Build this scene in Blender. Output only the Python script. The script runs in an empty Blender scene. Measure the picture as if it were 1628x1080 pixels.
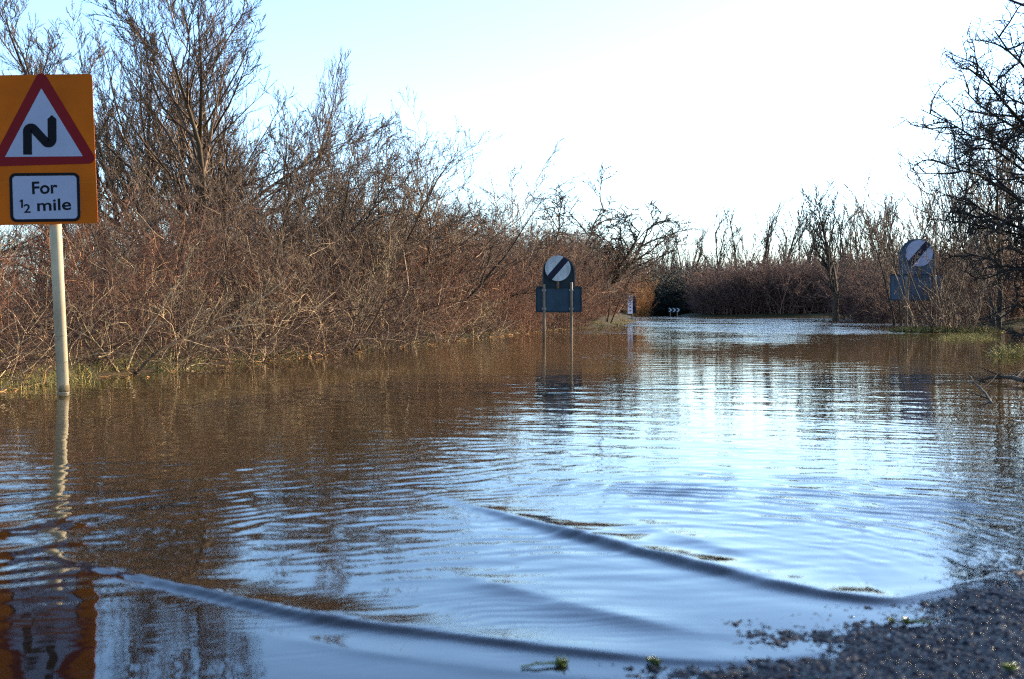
import bpy, math, random
import numpy as np
from mathutils import Vector, Matrix

scene = bpy.context.scene
COL = scene.collection

# ---------------------------------------------------------------- camera, sky, sun, exposure
H = 0.63          # camera height above the flood water (z = 0)
F = 2000.0        # focal length in photo pixels (photo 1628 x 1080)
CX, HY = 814.0, 494.0
cam_d = bpy.data.cameras.new('camera'); cam = bpy.data.objects.new('camera', cam_d); COL.objects.link(cam)
cam.location = (0, 0, H); cam.rotation_euler = (math.radians(90), 0, 0)
cam_d.sensor_width = 36; cam_d.lens = F / 1628 * 36; cam_d.shift_y = -(540 - HY) / 1628
cam_d.clip_start = 0.05; cam_d.clip_end = 3000
cam_d.dof.use_dof = True; cam_d.dof.focus_distance = 18.0; cam_d.dof.aperture_fstop = 5.4
scene.camera = cam

SUN_AZ, SUN_EL = math.radians(66), math.radians(23)   # azimuth to the right of the view direction
world = bpy.data.worlds.new('World'); scene.world = world; world.use_nodes = True
wn = world.node_tree; wn.nodes.clear()
sky = wn.nodes.new('ShaderNodeTexSky'); sky.sky_type = 'NISHITA'; sky.sun_disc = False
sky.sun_elevation = SUN_EL; sky.sun_rotation = SUN_AZ
sky.air_density = 1.0; sky.dust_density = 0.9; sky.ozone_density = 5.0; sky.altitude = 0
bg = wn.nodes.new('ShaderNodeBackground'); bg.inputs['Strength'].default_value = 0.15
wo = wn.nodes.new('ShaderNodeOutputWorld')
wn.links.new(sky.outputs[0], bg.inputs[0]); wn.links.new(bg.outputs[0], wo.inputs[0])
sun_d = bpy.data.lights.new('sun', 'SUN'); sun = bpy.data.objects.new('sun', sun_d); COL.objects.link(sun)
sun_d.energy = 5.0; sun_d.angle = math.radians(0.5); sun_d.color = (1.0, 0.84, 0.60)
sd = Vector((math.sin(SUN_AZ) * math.cos(SUN_EL), math.cos(SUN_AZ) * math.cos(SUN_EL), math.sin(SUN_EL)))
sun.rotation_euler = sd.to_track_quat('Z', 'Y').to_euler()
scene.view_settings.view_transform = 'Standard'; scene.view_settings.look = 'None'
scene.view_settings.exposure = 1.82; scene.view_settings.gamma = 1.0
scene.cycles.max_bounces = 6; scene.cycles.diffuse_bounces = 2; scene.cycles.glossy_bounces = 3
scene.cycles.transparent_max_bounces = 8; scene.cycles.use_denoising = False; scene.cycles.use_adaptive_sampling = False; scene.cycles.filter_width = 1.2
scene.cycles.sample_clamp_indirect = 6.0

def gp(x, y):                      # photo pixel on the water surface -> world
    Y = H * F / (y - HY); return ((x - CX) / F * Y, Y)
def wx(x, Y): return (x - CX) / F * Y
def wz(y, Y): return H + (HY - y) / F * Y

# ---------------------------------------------------------------- materials
def new_mat(name):
    m = bpy.data.materials.new(name); m.use_nodes = True
    nt = m.node_tree; return m, nt, nt.nodes['Principled BSDF']
def N(nt, t, **kw):
    n = nt.nodes.new(t)
    for k, v in kw.items():
        if k.startswith('_'): setattr(n, k[1:], v)
        else: n.inputs[k.replace('__', ' ')].default_value = v
    return n
def ramp(nt, fac, stops):
    r = nt.nodes.new('ShaderNodeValToRGB'); e = r.color_ramp.elements
    while len(e) < len(stops): e.new(0.5)
    for k, (p, c) in enumerate(stops): e[k].position = p; e[k].color = (*c, 1)
    nt.links.new(fac, r.inputs[0]); return r.outputs[0]

def bark_mat(name, stops, rough=0.75, patches=None):
    """per-branch tint attribute picks the bark colour; noise mottles it"""
    m, nt, b = new_mat(name); L = nt.links
    at = N(nt, 'ShaderNodeAttribute', _attribute_name='tint')
    oi = N(nt, 'ShaderNodeObjectInfo')
    tc = N(nt, 'ShaderNodeTexCoord')
    no = N(nt, 'ShaderNodeTexNoise', Scale=9.0, Detail=3.0); L.new(tc.outputs['Object'], no.inputs['Vector'])
    a1 = N(nt, 'ShaderNodeMath', _operation='MULTIPLY_ADD'); a1.inputs[1].default_value = 0.35; L.new(no.outputs[0], a1.inputs[0]); L.new(at.outputs['Fac'], a1.inputs[2])
    a2 = N(nt, 'ShaderNodeMath', _operation='MULTIPLY_ADD'); a2.inputs[1].default_value = 0.25; L.new(oi.outputs['Random'], a2.inputs[0]); L.new(a1.outputs[0], a2.inputs[2])
    a3 = N(nt, 'ShaderNodeMath', _operation='SUBTRACT'); a3.inputs[1].default_value = 0.3; L.new(a2.outputs[0], a3.inputs[0])
    c = ramp(nt, a3.outputs[0], [(p, (q[0] * 1.12, q[1] * .90, q[2] * .60)) for p, q in stops])
    L.new(c, b.inputs['Base Color']); b.inputs['Roughness'].default_value = rough
    b.inputs['Specular IOR Level'].default_value = 0.3
    return m
M_thicket = bark_mat('thicket_bark', [(0, (.009, .0045, .003)), (.33, (.038, .017, .011)), (.6, (.12, .066, .042)), (.85, (.33, .26, .19)), (1, (.48, .42, .34))])
M_red = bark_mat('red_twig_bark', [(0, (.014, .006, .004)), (.3, (.070, .026, .015)), (.6, (.18, .080, .045)), (1, (.40, .27, .18))])
M_willow = bark_mat('willow_bark', [(0, (.018, .012, .010)), (.4, (.062, .044, .036)), (.75, (.15, .11, .085)), (1, (.30, .24, .19))])
M_trunk = bark_mat('trunk_bark', [(0, (.010, .008, .007)), (.4, (.032, .025, .019)), (.8, (.075, .058, .042)), (1, (.12, .10, .07))], 0.9)
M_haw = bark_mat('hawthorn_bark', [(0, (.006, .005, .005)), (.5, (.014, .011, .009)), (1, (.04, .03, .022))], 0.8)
M_dark = bark_mat('dark_tree_bark', [(0, (.010, .009, .009)), (.4, (.026, .022, .020)), (1, (.075, .06, .05))], 0.9)
M_far = bark_mat('far_twig_bark', [(0, (.022, .015, .016)), (.4, (.085, .056, .060)), (1, (.26, .18, .18))], 0.9)
M_ever = bark_mat('evergreen_leaf', [(0, (.004, .008, .006)), (.5, (.010, .017, .012)), (1, (.035, .045, .022))], 0.6)
M_reed = bark_mat('dry_reed', [(0, (.16, .085, .035)), (.5, (.34, .20, .09)), (1, (.50, .33, .17))], 0.8)
M_grass = bark_mat('bank_grass_blade', [(0, (.016, .018, .006)), (.4, (.050, .055, .012)), (.65, (.15, .15, .035)), (1, (.42, .38, .14))], 0.7)
M_sprig = bark_mat('green_sprig', [(0, (.018, .035, .003)), (.6, (.05, .085, .008)), (1, (.20, .24, .04))], 0.25)

def plain(name, col, rough=0.5, metal=0.0, noise=0.0, nscale=8.0, stretch=(1, 1, 1), spec=0.08):
    m, nt, b = new_mat(name); L = nt.links
    b.inputs['Roughness'].default_value = rough; b.inputs['Metallic'].default_value = metal
    b.inputs['Specular IOR Level'].default_value = spec
    tc = N(nt, 'ShaderNodeTexCoord'); mp = N(nt, 'ShaderNodeMapping'); mp.inputs['Scale'].default_value = stretch
    no = N(nt, 'ShaderNodeTexNoise', Scale=nscale, Detail=6.0, Roughness=0.6)
    L.new(tc.outputs['Object'], mp.inputs[0]); L.new(mp.outputs[0], no.inputs['Vector'])
    lo = tuple(c * (1 - noise) for c in col); hi = tuple(min(1, c * (1 + noise * .6)) for c in col)
    L.new(ramp(nt, no.outputs[0], [(.3, lo), (.7, hi)]), b.inputs['Base Color'])
    return m
M_yellow = plain('yellow_sheeting', (.38, .075, .001), .6, noise=.22, nscale=3)
M_redpaint = plain('red_sheeting', (.14, .004, .006), .5, noise=.12)
M_white = plain('white_sheeting', (.24, .25, .31), .5, noise=.07, nscale=7)
M_black = plain('black_sheeting', (.004, .004, .006), .6, noise=.2, spec=.08)
M_seam = plain('seam_joint', (.36, .14, .008), .6)  # colour of the thin joint line between the sign planks
M_post = plain('pale_painted_steel', (.36, .30, .20), .5, noise=.30, nscale=7, stretch=(1, 1, .35))
M_wet = plain('wet_steel', (.03, .026, .02), .25)
M_alu = plain('dull_aluminium', (.33, .34, .35), .5, metal=.6, noise=.2)
M_back = plain('weathered_blue_grey_back', (.028, .050, .066), .55, noise=.35, nscale=4, stretch=(1, 1, .5))
M_backdark = plain('dark_green_grey_back', (.016, .027, .032), .55, noise=.35, nscale=5)
M_disc = plain('algae_stained_white', (.33, .35, .34), .5, noise=.38, nscale=9, stretch=(1, 1, .3))
M_galv = plain('rusty_galvanised_post', (.15, .115, .08), .5, noise=.5, nscale=5, stretch=(1, 1, .4))
M_mark = plain('navy_black_band', (.010, .011, .022), .4)

# ---------------------------------------------------------------- object helpers
def link(o): COL.objects.link(o); return o
def tag(o, label=None, cat=None, group=None, kind=None):
    if label: o['label'] = label
    if cat: o['category'] = cat
    if group: o['group'] = group
    if kind: o['kind'] = kind
    return o
def empty(name, loc=(0, 0, 0), rot=(0, 0, 0)):
    o = bpy.data.objects.new(name, None); o.location = loc; o.rotation_euler = rot; o.empty_display_size = .2
    return link(o)
def mesh_obj(name, me, mat, parent=None):
    o = bpy.data.objects.new(name, me)
    if mat is not None: me.materials.append(mat)
    if parent is not None: o.parent = parent
    return link(o)
def np_mesh(name, V, Fc, tint=None, smooth=True):
    """V (n,3), Fc list of (m,k) int arrays"""
    me = bpy.data.meshes.new(name)
    V = np.asarray(V, np.float32); me.vertices.add(len(V)); me.vertices.foreach_set('co', V.ravel())
    idx = np.concatenate([f.ravel() for f in Fc]).astype(np.int32)
    tot = np.concatenate([np.full(len(f), f.shape[1]) for f in Fc]).astype(np.int32)
    st = np.concatenate([[0], np.cumsum(tot)[:-1]]).astype(np.int32)
    me.loops.add(len(idx)); me.loops.foreach_set('vertex_index', idx)
    me.polygons.add(len(tot)); me.polygons.foreach_set('loop_start', st)
    me.polygons.foreach_set('use_smooth', np.full(len(tot), smooth))
    me.update(calc_edges=True)
    if tint is not None:
        a = me.attributes.new('tint', 'FLOAT', 'POINT'); a.data.foreach_set('value', np.asarray(tint, np.float32))
    return me

# ---------------------------------------------------------------- branching plants
def unit(v): return v / np.maximum(np.linalg.norm(v, axis=-1, keepdims=True), 1e-9)
def walk(rng, p0, d0, L, r0, n, wob, trop, taper=.8, droop=0):
    Nn = len(p0); P = np.zeros((Nn, n, 3)); P[:, 0] = p0; d = unit(d0)
    bend = rng.normal(0, wob * .6, (Nn, 3))
    for k in range(1, n):
        d = d + rng.normal(0, wob, (Nn, 3)) + bend; d[:, 2] += trop - droop * k / n
        d = unit(d); P[:, k] = P[:, k - 1] + d * (L / (n - 1))[:, None]
    s = np.linspace(0, 1, n)[None]
    return P, r0[:, None] * (1 - taper * s)
def grow(rng, P, R, m, t0, t1, lr, ang, n, wob, trop, rr=.6, taper=.8, rmin=.0, droop=0, tip=.5):
    Nn, n0 = P.shape[:2]
    L0 = np.linalg.norm(np.diff(P, axis=1), axis=2).sum(1)
    t = t0 + (t1 - t0) * (np.arange(m)[None] + rng.random((Nn, m))) / m
    f = t * (n0 - 1); i = np.minimum(f.astype(int), n0 - 2); u = f - i
    ar = np.arange(Nn)[:, None]
    A, B = P[ar, i], P[ar, i + 1]
    p = A + (B - A) * u[..., None]; T = unit(B - A)
    r = (R[ar, i] * (1 - u) + R[ar, i + 1] * u) * rr
    a = np.radians(rng.uniform(ang[0], ang[1], (Nn, m)))
    q = unit(np.cross(T, rng.normal(0, 1, (Nn, m, 3))))
    d = T * np.cos(a)[..., None] + q * np.sin(a)[..., None]
    L = L0[:, None] * lr * (1 - tip * t) * rng.uniform(.55, 1.25, (Nn, m))
    return walk(rng, p.reshape(-1, 3), d.reshape(-1, 3), L.ravel(), np.maximum(r.ravel(), rmin), n, wob, trop, taper, droop)
def tubes(sets, rng, ks):
    """sets: list of (P,R); ks: sides per set -> V, F, tint"""
    V, Fq, Tn = [], [], []; off = 0
    for (P, R), k, tb in sets_iter(sets, ks):
        Nn, n = P.shape[:2]
        T = np.gradient(P, axis=1); T = unit(T)
        ref = np.array([.31, .93, .17]); u = unit(np.cross(T, ref)); w = np.cross(T, u)
        a = np.arange(k) / k * 2 * math.pi
        ring = P[:, :, None] + R[:, :, None, None] * (np.cos(a)[None, None, :, None] * u[:, :, None] + np.sin(a)[None, None, :, None] * w[:, :, None])
        V.append(ring.reshape(-1, 3))
        base = off + (np.arange(Nn) * n * k)[:, None, None] + (np.arange(n - 1) * k)[None, :, None]
        j = np.arange(k)[None, None]; j2 = (np.arange(k) + 1) % k
        q = np.stack([base + j, base + j2, base + k + j2, base + k + j], -1).reshape(-1, 4)
        Fq.append(q)
        tn = np.clip(rng.beta(1.3, 2.2, Nn) + tb, 0, 1)
        Tn.append(np.repeat(tn, n * k)); off += Nn * n * k
    return np.concatenate(V), Fq, np.concatenate(Tn)
def sets_iter(sets, ks):
    for q, s in enumerate(sets):
        k = ks[min(q, len(ks) - 1)]
        P, R = s[0], s[1]; tb = s[2] if len(s) > 2 else 0.0
        yield (P, R), k, tb
def plant_mesh(name, sets, rng, ks=(5, 4, 3)):
    V, Fq, T = tubes(sets, rng, ks); return np_mesh(name, V, Fq, T)

def shrub_sets(seed, h=3.0, stems=24, spread=.55, lean=.45, m=(9, 7, 4), wob=.10, r0=.016, rmin=.0028, arch=0.0, low=False):
    rng = np.random.default_rng(seed)
    az = rng.uniform(0, 2 * math.pi, stems); rad = spread * np.sqrt(rng.random(stems))
    p0 = np.stack([np.cos(az) * rad, np.sin(az) * rad, np.full(stems, -.25)], 1)
    ln = rng.normal(lean, lean * .5, stems)
    az2 = az + rng.normal(0, .7, stems)
    d0 = np.stack([np.cos(az2) * ln, np.sin(az2) * ln, np.ones(stems)], 1)
    L = h * rng.uniform(.5, 1.15, stems)
    A = walk(rng, p0, d0, L, r0 * rng.uniform(.5, 1.3, stems), 9, wob, .02, droop=arch)
    B = grow(rng, *A, m[0], .08 if low else .15, .97, .55, (20, 70), 7, wob * 1.7, .02, rmin=rmin * 1.7, droop=arch * .5)
    C = grow(rng, *B, m[1], .1, .98, .50, (25, 75), 5, wob * 2.0, .02, rmin=rmin)
    out = [(*A, .22), (*B, .06), (*C, -.10)]
    if m[2]: out.append((*grow(rng, *C, m[2], .1, .95, .5, (20, 60), 3, wob * 1.5, .02, rmin=rmin * .8), -.16))
    return out, rng

def tree_sets(seed, h=7.0, stems=3, lean=.25, leanv=(0, 0), r0=.11, m=(9, 7, 6, 4), ang=((22, 45), (20, 42), (18, 38), (15, 35)),
              lr=(.55, .5, .45, .42), trop=(.02, .07, .08, .07), wob=.07, rmin=.0035, t0=.28, spread=.25, droop=0):
    rng = np.random.default_rng(seed)
    az = rng.uniform(0, 2 * math.pi) + np.arange(stems) * 2 * math.pi / stems + rng.normal(0, .3, stems)
    p0 = np.stack([np.cos(az) * spread, np.sin(az) * spread, np.full(stems, -.3)], 1)
    if stems == 1: p0[:, :2] = 0
    d0 = np.stack([np.cos(az) * lean + leanv[0], np.sin(az) * lean + leanv[1], np.ones(stems)], 1)
    L = h * 1.04 * rng.uniform(.82, 1.03, stems) * np.linalg.norm(d0, axis=1) ** .3
    if stems == 1: L[:] = h * 1.04
    A = walk(rng, p0, d0, L, r0 * rng.uniform(.7, 1.1, stems), 12, wob, trop[0], taper=.93)
    sets = [A]; cur = A
    for q in range(len(m)):
        cur = grow(rng, *cur, m[q], t0 if q == 0 else .15, .97, lr[q], ang[q], (9, 7, 5, 4)[q], wob * (1.1, 1.4, 1.5, 1.5)[q], trop[min(q + 1, 3)], rr=.58, rmin=rmin * (1.6, 1.2, 1, .9)[q], droop=droop)
        sets.append(cur)
    return sets, rng

class Proto:
    """a plant kind built once; place() links a copy with shared mesh data"""
    def __init__(s, name, parts): s.name, s.parts = name, parts      # parts: list of (part_name, mesh, material, height)
    def place(s, loc, h, rz=0.0, label=None, cat=None, group=None, sxy=None, tilt=(0, 0)):
        k = h / s.height; kx = k if sxy is None else sxy * k
        if len(s.parts) == 1:
            o = bpy.data.objects.new(s.name, s.parts[0][1]); link(o)
        else:
            o = empty(s.name)
            for pn, me, mt in s.parts:
                c = bpy.data.objects.new(pn, me); c.parent = o; link(c)
        o.location = loc; o.rotation_euler = (tilt[0], tilt[1], rz); o.scale = (kx, kx, k)
        return tag(o, label, cat, group)
def proto_shrub(name, mat, seed, **kw):
    sets, rng = shrub_sets(seed, **kw); me = plant_mesh(name, sets, rng); me.materials.append(mat)
    p = Proto(name, [(name, me, mat)]); z = np.concatenate([s[0][..., 2].ravel() for s in sets]); p.height = np.percentile(z, 99.3); return p
def proto_tree(name, mat, seed, extra=None, **kw):
    sets, rng = tree_sets(seed, **kw)
    if extra:                                   # one long limb given by its (x, z) points
        e = np.array(extra); t = np.linspace(0, len(e) - 1, 12)
        P = np.stack([np.interp(t, range(len(e)), e[:, 0]), t * -.05, np.interp(t, range(len(e)), e[:, 1])], 1)[None] + rng.normal(0, .04, (1, 12, 3))
        X = (P, np.linspace(.13, .03, 12)[None]); b1 = grow(rng, *X, 16, .2, .98, .45, (30, 65), 9, .16, .05, rmin=.014)
        b2 = grow(rng, *b1, 7, .15, .98, .5, (25, 60), 6, .2, .04, rmin=.013); sets += [X, b1, b2]
    tm = plant_mesh(name + '_trunk', sets[:1], rng, (9,)); tm.materials.append(M_trunk)
    cm = plant_mesh(name + '_crown', sets[1:], rng, (6, 4, 3)); cm.materials.append(mat)
    p = Proto(name, [('trunk', tm, M_trunk), ('crown', cm, mat)])
    z = np.concatenate([s[0][..., 2].ravel() for s in sets]); p.height = np.percentile(z, 99.6); return p

# ---------------------------------------------------------------- terrain
LB = np.array([(-6.2, -30), (-5.2, 0), (-4.6, 5), (-4.07, 10), (-3.5, 13.8), (-2.2, 21), (.67, 37), (4.4, 52), (8.0, 78), (8.8, 97), (13.5, 135), (15, 165), (22, 185), (60, 200), (200, 230), (420, 300)], float)
RB = np.array([(2.2, -30), (2.3, 0), (2.7, 4), (4.6, 9), (6.4, 13), (8.4, 19), (12.5, 26), (17, 34), (19, 45), (18, 51), (23, 62), (30, 90), (36, 116), (27, 123), (18.5, 127), (17.5, 133), (19.5, 150), (30, 160), (80, 160), (420, 170)], float)
def seg_dist(px, py, poly, want=False):
    best = np.full(px.shape, 1e9); ss = np.zeros(px.shape); sg = np.ones(px.shape); acc = 0
    for a, b in zip(poly[:-1], poly[1:]):
        d = b - a; L = np.hypot(*d)
        t = np.clip(((px - a[0]) * d[0] + (py - a[1]) * d[1]) / L ** 2, 0, 1)
        q = np.hypot(px - a[0] - t * d[0], py - a[1] - t * d[1]); mk = q < best
        best = np.where(mk, q, best); ss = np.where(mk, acc + t * L, ss)
        sg = np.where(mk, np.sign(d[0] * (py - a[1]) - d[1] * (px - a[0])), sg); acc += L
    return (best, ss, sg, acc) if want else best
def inpoly(px, py, poly):
    c = np.zeros(px.shape, bool); n = len(poly)
    for i in range(n):
        x1, y1 = poly[i]; x2, y2 = poly[(i + 1) % n]
        if y1 == y2: continue
        k = ((y1 > py) != (y2 > py)) & (px < (x2 - x1) * (py - y1) / (y2 - y1) + x1); c ^= k
    return c
WATERPOLY = np.concatenate([LB, RB[::-1]])
_rs = np.random.default_rng(5); _w = [(_rs.uniform(-1, 1, 2), _rs.uniform(0, 6.28)) for _ in range(14)]
def wob2(x, y, sc=1.0):
    r = 0
    for k, (d, ph) in enumerate(_w): r = r + np.sin((x * d[0] + y * d[1]) * (1.0 + .55 * k) / sc + ph) / (1 + .35 * k)
    return r * .25
def road_z(x, y):          # the flooded road: a gently tilted plane that comes out of the water near the camera
    s = ((x - .41) * .70 - (y - 2.16) * .72)
    return np.clip(s * np.where(s > 0, .030, .022), -.34, .12)
def ground_z(x, y):
    ins = inpoly(x, y, WATERPOLY); d = np.minimum(seg_dist(x, y, LB), seg_dist(x, y, RB))
    d = d + .35 * wob2(x, y, 1.2) * np.clip(d, 0, 1)
    z = np.where(ins, -np.minimum(.40, .03 + d * .16), np.minimum(.32, -.03 + d * .22))
    z = z + wob2(x, y, 2.0) * .04 * np.clip(d, 0, 1)
    far = np.clip((y - 5) / 5, 0, 1)                                # near the camera the verge follows the road
    v = road_z(x, y) - .012 + .012 * wob2(x, y, .25) + np.clip((x - (1.14 + (y - 2.65) * .295)) * .045, 0, .12)
    v = np.where(ins, v, np.maximum(v, z))
    return z * far + v * (1 - far)
def grid_mesh(name, xs, ys, zf, mat):
    X, Y = np.meshgrid(xs, ys); Z = zf(X, Y); nx, ny = len(xs), len(ys)
    i = (np.arange(ny - 1)[:, None] * nx + np.arange(nx - 1)[None]).ravel()
    me = np_mesh(name, np.stack([X, Y, Z], -1).reshape(-1, 3), [np.stack([i, i + 1, i + nx + 1, i + nx], 1)])
    return me, X, Y, Z
def graded(a, step, b, g, end):
    out = [a]; s = step
    while out[-1] < end:
        if out[-1] > b: s *= g
        out.append(out[-1] + s)
    return np.array(out)
def sym(step, b, g, end): r = graded(0, step, b, g, end); return np.concatenate([-r[:0:-1], r])

m, nt, b = new_mat('muddy_bank_ground'); L = nt.links
tc = N(nt, 'ShaderNodeTexCoord')
n1 = N(nt, 'ShaderNodeTexNoise', Scale=1.1, Detail=8.0, Roughness=.65); n2 = N(nt, 'ShaderNodeTexNoise', Scale=14.0, Detail=6.0, Roughness=.7)
L.new(tc.outputs['Object'], n1.inputs['Vector']); L.new(tc.outputs['Object'], n2.inputs['Vector'])
c1 = ramp(nt, n1.outputs[0], [(.3, (.014, .010, .006)), (.47, (.06, .040, .020)), (.56, (.030, .036, .010)), (.7, (.10, .075, .035))])
c2 = ramp(nt, n2.outputs[0], [(.35, (.45, .4, .35)), (.65, (1.3, 1.25, 1.2))])
mx = N(nt, 'ShaderNodeMix', _data_type='RGBA', _blend_type='MULTIPLY'); mx.inputs[0].default_value = 1
L.new(c1, mx.inputs[6]); L.new(c2, mx.inputs[7]); L.new(mx.outputs[2], b.inputs['Base Color'])
bp = N(nt, 'ShaderNodeBump', Strength=.8, Distance=.03); L.new(n2.outputs[0], bp.inputs['Height']); L.new(bp.outputs[0], b.inputs['Normal'])
b.inputs['Roughness'].default_value = .9; b.inputs['Specular IOR Level'].default_value = .08
M_ground = m
gx = sym(.12, 6, 1.06, 420); gy = graded(-30, 1.5, -30, 1, -3); gy = np.concatenate([gy[:-1], graded(-2.9, .1, 14, 1.03, 700)])
me, *_ = grid_mesh('ground', gx, gy, ground_z, M_ground)
tag(mesh_obj('ground', me, M_ground), 'brown muddy bank ground with leaf litter and grass', kind='structure')

# road: wet chipped asphalt, real stones where it leaves the water
def chips(x, y, cell, seed):
    cx, cy = np.floor(x / cell), np.floor(y / cell); best = np.full(x.shape, 9.0); hb = np.zeros(x.shape)
    def hsh(a, b_, k):
        v = np.sin(a * 127.1 + b_ * 311.7 + k * 74.7 + seed) * 43758.5453; return v - np.floor(v)
    for i in (-1, 0, 1):
        for j in (-1, 0, 1):
            a, b_ = cx + i, cy + j
            d = np.hypot((x / cell - a - .15 - .7 * hsh(a, b_, 1)), (y / cell - b_ - .15 - .7 * hsh(a, b_, 2))); d = d / (.62 + .35 * hsh(a, b_, 4))
            mk = d < best; best = np.where(mk, d, best); hb = np.where(mk, hsh(a, b_, 3), hb)
    return np.clip(1 - best ** 2.2, 0, 1) * (.35 + .65 * hb), hb
def road_edge(y): return 1.11 + (y - 2.65) * .295 + .02 * wob2(y * 2, y * 0, .12)
ry = np.concatenate([graded(-8, .3, -8, 1, 1.0)[:-1], np.arange(1.0, 1.9, .02), np.arange(1.9, 3.9, .0045), graded(3.9, .02, 5, 1.06, 13)])
ru = np.concatenate([np.arange(-5.2, -2.2, .12), np.arange(-2.2, -1.5, .03), np.arange(-1.5, .01, .0045)]); ru[-1] = 0
U, YY = np.meshgrid(ru, ry); XX = road_edge(YY) + U
c, hid = chips(XX, YY, .0098, 1.3); c2_, _ = chips(XX, YY, .019, 7.7)
fine = np.clip((YY - 1.85) / .1, 0, 1) * np.clip((4.0 - YY) / .3, 0, 1)
ZZ = road_z(XX, YY) + fine * (.0085 * c + .0035 * c2_ - .0048) + .004 * wob2(XX, YY, .10) + .003 * wob2(XX, YY, .03)
ZZ[:, -1] -= .05
nx = len(ru); i = (np.arange(len(ry) - 1)[:, None] * nx + np.arange(nx - 1)[None]).ravel()
me = np_mesh('road', np.stack([XX, YY, ZZ], -1).reshape(-1, 3), [np.stack([i, i + 1, i + nx + 1, i + nx], 1)], tint=hid.ravel())
m, nt, b = new_mat('wet_asphalt'); L = nt.links
at = N(nt, 'ShaderNodeAttribute', _attribute_name='tint'); tc = N(nt, 'ShaderNodeTexCoord')
L.new(ramp(nt, at.outputs['Fac'], [(0, (.002, .003, .005)), (.6, (.005, .006, .010)), (.9, (.012, .013, .018)), (1, (.06, .055, .05))]), b.inputs['Base Color'])
no = N(nt, 'ShaderNodeTexNoise', Scale=240.0, Detail=3.0); L.new(tc.outputs['Object'], no.inputs['Vector'])
bp = N(nt, 'ShaderNodeBump', Strength=1.0, Distance=.0025); L.new(no.outputs[0], bp.inputs['Height']); L.new(bp.outputs[0], b.inputs['Normal'])
b.inputs['Roughness'].default_value = .19; b.inputs['Specular IOR Level'].default_value = .04
tag(mesh_obj('road', me, m), 'wet dark chipped asphalt road rising out of the flood', kind='structure')

# verge strip just right of the road edge, coloured much paler than the asphalt
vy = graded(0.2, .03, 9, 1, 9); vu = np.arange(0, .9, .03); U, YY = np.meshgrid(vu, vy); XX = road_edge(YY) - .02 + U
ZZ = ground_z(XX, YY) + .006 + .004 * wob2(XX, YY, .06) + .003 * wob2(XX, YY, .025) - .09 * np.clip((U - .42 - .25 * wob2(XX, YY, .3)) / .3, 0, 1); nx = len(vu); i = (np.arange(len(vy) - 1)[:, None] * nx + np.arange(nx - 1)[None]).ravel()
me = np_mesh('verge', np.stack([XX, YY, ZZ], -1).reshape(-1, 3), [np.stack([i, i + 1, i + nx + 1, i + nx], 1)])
tag(mesh_obj('verge', me, plain('pale_verge', (.20, .15, .095), .7, noise=.6, nscale=12)), 'pale verge strip beside the road edge', kind='structure')
# ---------------------------------------------------------------- water
def smooth_path(pts, n=60):
    p = np.array([gp(*q[:2]) for q in pts]); a = np.array([q[2] for q in pts]); t = np.arange(len(pts))
    tt = np.linspace(0, len(pts) - 1, n); k = np.ones(7) / 7
    r = np.stack([np.interp(tt, t, p[:, 0]), np.interp(tt, t, p[:, 1]), np.interp(tt, t, a)], 1)
    pad = np.pad(r, ((3, 3), (0, 0)), 'edge'); return np.stack([np.convolve(pad[:, c], k, 'valid') for c in range(3)], 1)
WAVES = [  # photo px along each crest, amplitude (m); front width, back width
    ([(640, 772, 0), (740, 803, .35), (850, 835, .8), (950, 862, 1), (1100, 900, 1), (1250, 936, 1), (1370, 957, .95), (1440, 957, .7), (1500, 941, .5), (1560, 925, .3), (1600, 905, 0)], .0165, .024, .12),
    ([(60, 880, 0), (150, 902, .6), (300, 938, 1), (450, 975, 1), (560, 995, 1), (700, 1010, .9), (900, 1038, .9), (1100, 1055, .8), (1220, 1054, .5), (1340, 1030, 0)], .0105, .018, .10),
    ([(700, 905, 0), (800, 935, .7), (950, 975, 1), (1080, 1003, .7), (1200, 1015, 0)], .008, .05, .10),
    ([(980, 815, 0), (1050, 845, .8), (1120, 866, 1), (1220, 893, .6), (1320, 915, 0)], .0065, .06, .12),
    ([(420, 1010, 0), (600, 1040, .8), (800, 1066, 1), (1000, 1085, .5), (1100, 1090, 0)], .0016, .025, .05),
    ([(-150, 840, 0), (0, 846, 1), (90, 826, 1), (180, 812, .4), (260, 800, 0)], .006, .08, .08),
    ([(-150, 875, 0), (0, 880, 1), (70, 868, .8), (150, 846, .4), (230, 833, 0)], .005, .06, .06),
]
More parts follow.
